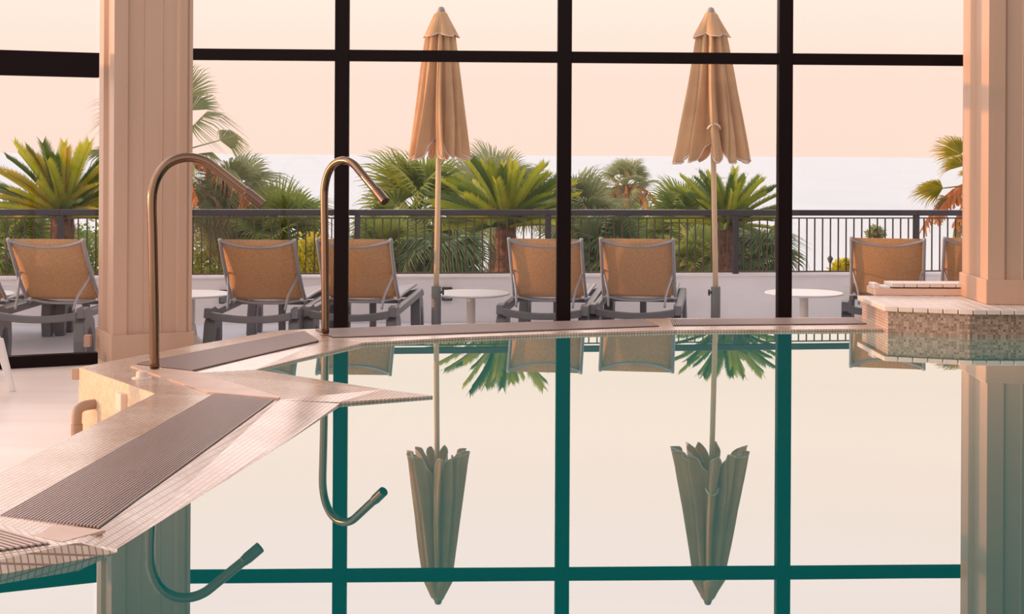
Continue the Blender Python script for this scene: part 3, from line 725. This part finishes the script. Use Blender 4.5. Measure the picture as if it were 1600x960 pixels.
def fan_mesh(name, pet, Rr, n, spread, seed, col, droop=.2):    # petiole along +x then a fan blade
    rnd = random.Random(seed); bm = nb()
    tube(bm, [(0, 0, 0), (pet * .5, 0, .02), (pet, 0, 0)], [.014, .010, .007], 5)
    c = Vector((pet, 0, 0))
    for i in range(n):
        a = R(-spread + 2 * spread * (i + .5) / n + rnd.uniform(-1.5, 1.5)); l = Rr * (1 - .22 * abs(a) / R(spread)) * rnd.uniform(.9, 1.06)
        d = Vector((math.cos(a), math.sin(a), 0)); s = Vector((-math.sin(a), math.cos(a), 0))
        hw = .5 * 2 * R(spread) / n * Rr * .52
        f = .012 * (1 if i % 2 else -1)
        p1 = c + d * l * .50 + Vector((0, 0, -.04 * droop * l)); p2 = c + d * l * .80 + Vector((0, 0, -droop * .35 * l)); p3 = c + d * l * (.99 - .1 * droop) + Vector((0, 0, -droop * l * rnd.uniform(.6, 1.2)))
        k = bm.verts.new(c); a1 = bm.verts.new(p1 + s * hw + Vector((0, 0, f))); b1 = bm.verts.new(p1 - s * hw - Vector((0, 0, f)))
        a2 = bm.verts.new(p2 + s * hw * .55); b2 = bm.verts.new(p2 - s * hw * .55); e = bm.verts.new(p3)
        bm.faces.new((k, b1, a1)); bm.faces.new((a1, b1, b2, a2)); bm.faces.new((a2, b2, e))
    me = bpy.data.meshes.new(name); bm.to_mesh(me); bm.free(); me.materials.append(col); return me
def put_leaf(name, me, parent, loc, az, el, roll, sc):
    o = bpy.data.objects.new(name, me); COL.objects.link(o); o.parent = parent; o.location = loc
    o.rotation_mode = 'QUATERNION'
    m = Matrix.Rotation(az, 3, 'Z') @ Matrix.Rotation(-el, 3, 'Y') @ Matrix.Rotation(roll, 3, 'X')
    o.rotation_quaternion = m.to_quaternion(); o.scale = (sc, sc, sc); return o
def trunk_mesh(h, r, spikes, col, parent, seed=0, name='trunk'):
    rnd = random.Random(seed); bm = nb()
    prof = [(0, 0)] + [(r * (1 + .12 * math.sin(i * 2.1)), h * i / 14) for i in range(15)] + [(0, h)]
    lathe(bm, prof, 14)
    for i in range(spikes):
        a = rnd.uniform(0, 6.28); z = rnd.uniform(.0, h); l = rnd.uniform(.04, .09)
        d = Vector((math.cos(a), math.sin(a), 0)); s = Vector((-d.y, d.x, 0)) * .012
        p = d * r * .95 + Vector((0, 0, z))
        v = [bm.verts.new(p - s), bm.verts.new(p + s), bm.verts.new(p + d * l + Vector((0, 0, rnd.uniform(-.02, .08))))]; bm.faces.new(v)
    return obj(name, bm, col, parent, smooth='raw')
GR = -1.0
def cycad(label, px, py, D, L, n, col, seed, tr=.10):
    rnd = random.Random(seed); q = P(px, py, D)
    t = thing('cycad', label, 'cycad', (q.x, q.y, GR), 0, 'cycads behind the railing'); h = q.z - GR
    trunk_mesh(h, tr, 500, M['trunk'], t, seed)
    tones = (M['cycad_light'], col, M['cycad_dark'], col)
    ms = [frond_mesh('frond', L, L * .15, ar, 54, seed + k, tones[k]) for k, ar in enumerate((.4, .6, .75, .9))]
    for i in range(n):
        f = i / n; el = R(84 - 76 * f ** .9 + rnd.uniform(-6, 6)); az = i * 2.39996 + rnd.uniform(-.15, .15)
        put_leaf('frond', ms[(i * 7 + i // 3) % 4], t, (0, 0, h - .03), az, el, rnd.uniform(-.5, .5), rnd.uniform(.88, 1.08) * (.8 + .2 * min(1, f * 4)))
    return t
def palm(label, px, py, D, pet, Rr, n, col, seed, el0=80, el1=-60, dry=0, gz=GR, tr=.13, trunk=True, spread=100, droop=.25, cat='palm', azr=None, flowers=0, sc=(.8, 1.05), fcol=None):
    rnd = random.Random(seed); q = P(px, py, D)
    t = thing('fan_palm', label, cat, (q.x, q.y, gz)); h = q.z - gz
    if trunk: trunk_mesh(h, tr, 260, M['palm_trunk'], t, seed)
    ms = [fan_mesh('fan_leaf', pet, Rr, 34, spread, seed + k, col, droop * (1 + k * .6)) for k in range(3)]
    for i in range(n):
        f = (i + .5) / n; el = R(el0 + (el1 - el0) * f + rnd.uniform(-8, 8)); az = i * 2.39996 + rnd.uniform(-.3, .3)
        if azr: az = R(rnd.uniform(*azr))
        put_leaf('fan_leaf', ms[i % 3], t, (0, 0, h), az, el, rnd.uniform(-.9, .9), rnd.uniform(*sc))
    if dry:
        dm = fan_mesh('dry_leaf', pet * .8, Rr * .9, 22, 40, seed + 9, M['dry'], .9)
        for k in range(dry):
            put_leaf('dry_leaf', dm, t, (0, 0, h - .05), k * 2.39996 + rnd.uniform(-.3, .3), R(rnd.uniform(-75, -5)), rnd.uniform(-1.4, 1.4), rnd.uniform(.8, 1.15))
    for k in range(flowers):
        az = k * 2.4 + .5; bm = nb(); L = (pet + Rr) * rnd.uniform(.6, .95)
        def ax(u): return Vector((math.cos(az) * L * u, math.sin(az) * L * u, h + L * (.45 * u - 1.0 * u * u)))
        pts = [ax(i / 8) for i in range(9)]; tube(bm, pts, .006, 4)
        for i in range(90):
            u = rnd.uniform(.35, 1); p = ax(u); l = rnd.uniform(.06, .2)
            d = Vector((rnd.uniform(-.5, .5), rnd.uniform(-.5, .5), -1)).normalized(); s = d.cross(Vector((rnd.random(), rnd.random(), .1))).normalized() * .012
            v = [bm.verts.new(p - s), bm.verts.new(p + s), bm.verts.new(p + d * l + s), bm.verts.new(p + d * l - s)]; bm.faces.new(v)
        obj('flower_stalk', bm, fcol or M['orange'], t, smooth='raw')
    return t
def shrub(label, px, py, D, rx, rz, n, leaf, col, seed, gz=GR, cat='shrub', name='shrub', group=None):
    rnd = random.Random(seed); q = P(px, py, D); t = thing(name, label, cat, (q.x, q.y, gz), 0, group); h = q.z - gz
    bm = nb()
    for i in range(n):
        a = rnd.uniform(0, 6.283); c = rnd.uniform(-1, 1); rr = rnd.uniform(.35, 1) ** .5; s_ = math.sqrt(1 - c * c)
        k = 1 + .18 * math.sin(a * 4 + seed) * math.sin(c * 5)
        p = Vector((rx * rr * s_ * math.cos(a) * k, rx * .8 * rr * s_ * math.sin(a) * k, h + rz * rr * c * k))
        d = Vector((rnd.gauss(0, 1), rnd.gauss(0, 1), rnd.gauss(.4, 1))).normalized(); s = d.cross(Vector((rnd.gauss(0, 1), rnd.gauss(0, 1), rnd.gauss(0, 1)))).normalized()
        l = leaf * rnd.uniform(.7, 1.3)
        v = [bm.verts.new(p), bm.verts.new(p + d * l * .5 + s * l * .25), bm.verts.new(p + d * l), bm.verts.new(p + d * l * .5 - s * l * .25)]; bm.faces.new(v)
    obj('foliage', bm, col, t, smooth='raw')
    bm = nb()
    for k in range(5):
        a = k * 1.256; tube(bm, [(0, 0, 0), (.1 * math.cos(a) * rx, .1 * math.sin(a) * rx, h * .5), (.5 * rx * math.cos(a), .5 * rx * math.sin(a), h + rz * .3)], [.02, .014, .006], 6)
    obj('stems', bm, M['palm_trunk'], t, smooth='raw')
    return t
cycad('large green cycad behind the railing beside the middle mullion', 790, 352, 15.0, .86, 66, M['cycad'], 11)
cycad('green cycad behind the second umbrella pole', 1135, 352, 14.95, .70, 60, M['cycad'], 12, .09)
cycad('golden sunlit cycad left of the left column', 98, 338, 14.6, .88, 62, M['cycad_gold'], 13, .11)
palm('fan palm with radiating green leaves left of the first umbrella', 655, 335, 20, .42, .78, 34, M['fan'], 21, 85, -75, flowers=0)
palm('tall olive fan palm rising behind the left column', 262, 245, 18, .72, .50, 24, M['fan_grey'], 22, 70, -70, dry=22, flowers=9, spread=70, droop=.55, tr=.14)
palm('distant fan palm with orange flower stalks right of the middle mullion', 977, 292, 30, .36, .42, 30, M['fan_grey'], 23, 85, -40, dry=12, gz=-6, flowers=9, tr=.13, sc=(.8, 1.1))
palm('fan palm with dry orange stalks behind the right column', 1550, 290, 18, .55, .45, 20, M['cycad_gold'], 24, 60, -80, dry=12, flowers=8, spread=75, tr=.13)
palm('low fan palm behind the lounger right of the left column', 440, 375, 18, .3, .55, 30, M['fan'], 25, 85, -50, trunk=True, tr=.1)
palm('shaggy fan palm with dry hanging leaves close behind the left column', 365, 318, 18.6, .34, .48, 26, M['fan_grey'], 26, 75, -60, dry=26, tr=.1, droop=.6)
palm('fan palm with upright leaf tips left of the second cycad', 1075, 362, 20, .35, .62, 30, M['fan'], 27, 85, -60, tr=.12)
palm('dark fan palm spilling right of the rightmost mullion', 1180, 405, 17, .25, .42, 30, M['fan_dark'], 28, 70, -50, tr=.1, droop=.5)
palm('grey-green palm behind the top of the large cycad', 775, 315, 24, .5, .62, 26, M['fan_grey'], 29, 80, -30, tr=.12)
palm('feathery palm peeking right of the middle mullion', 905, 345, 19, .3, .5, 26, M['fan_grey'], 30, 80, -30, tr=.1)
palm('hanging fan palm skirt below the handrail left of the large cycad', 690, 400, 17.5, .22, .48, 30, M['fan_dark'], 31, 50, -80, tr=.1, droop=.7)
palm('low fan palm in front of the green hedge by the fifth lounger', 950, 395, 18, .25, .5, 28, M['fan_dark'], 32, 75, -50, tr=.1)
palm('low fan palm at the far left behind the railing', 20, 395, 17.5, .3, .5, 28, M['fan'], 33, 80, -50, tr=.1)
palm('low fan palm between the second umbrella and the cycad trunk', 1085, 415, 16.6, .2, .42, 26, M['fan'], 34, 75, -50, tr=.08)
palm('low fan palm left of the first umbrella by the railing', 600, 400, 18, .25, .5, 28, M['fan'], 35, 75, -50, tr=.1)
shrub('bright yellow-green shrub left of the leftmost mullion', 487, 405, 15.6, .20, .26, 2600, .045, M['yellow'], 41)
shrub('small yellow tuft at the foot of the large cycad', 783, 424, 15.3, .06, .06, 300, .03, M['yellow'], 42)
shrub('dense green hedge behind the low palms right of the middle mullion', 960, 385, 24, 1.1, .62, 7000, .10, M['shrub'], 43, cat='hedge')
shrub('rounded green shrub behind the lounger beside the left column', 385, 415, 20, .9, .6, 5000, .09, M['shrub'], 44)
shrub('loose green shrub behind the first umbrella base', 640, 405, 23, 1.1, .5, 5000, .09, M['shrub'], 45)
shrub('green shrub behind the second umbrella', 1110, 392, 23, .9, .55, 5000, .09, M['shrub'], 46)
shrub('green shrub at the far left behind the golden cycad', 60, 405, 21, 1.3, .55, 5000, .09, M['shrub'], 47)
# promenade far below
shrub('tiny yellow-green palm crown on the shore right of the lamp post', 1322, 420, 80, .75, .45, 900, .30, M['yellow'], 48, gz=-6, name='shore_palm', cat='palm')
shrub('tiny palm tuft above the top edge of the right lounger', 1368, 366, 85, .45, .35, 500, .3, M['fan_grey'], 49, gz=-6, name='shore_palm', cat='palm')
q = P(1297, 425, 82)
t = thing('lamp_post', 'tiny dark street lamp on the shore seen through the railing', 'street lamp', (q.x, q.y, -6))
bm = nb(); tube(bm, [(0, 0, 0), (0, 0, q.z + 6 + .55)], .05, 8); obj('post', bm, M['lamp'], t)
bm = nb(); lathe(bm, [(0, 0), (.08, 0), (.16, .22), (.18, .26), (.05, .40), (0, .44)], 12, Matrix.Translation((0, 0, q.z + 6 + .5))); obj('lantern', bm, M['lamp'], t)
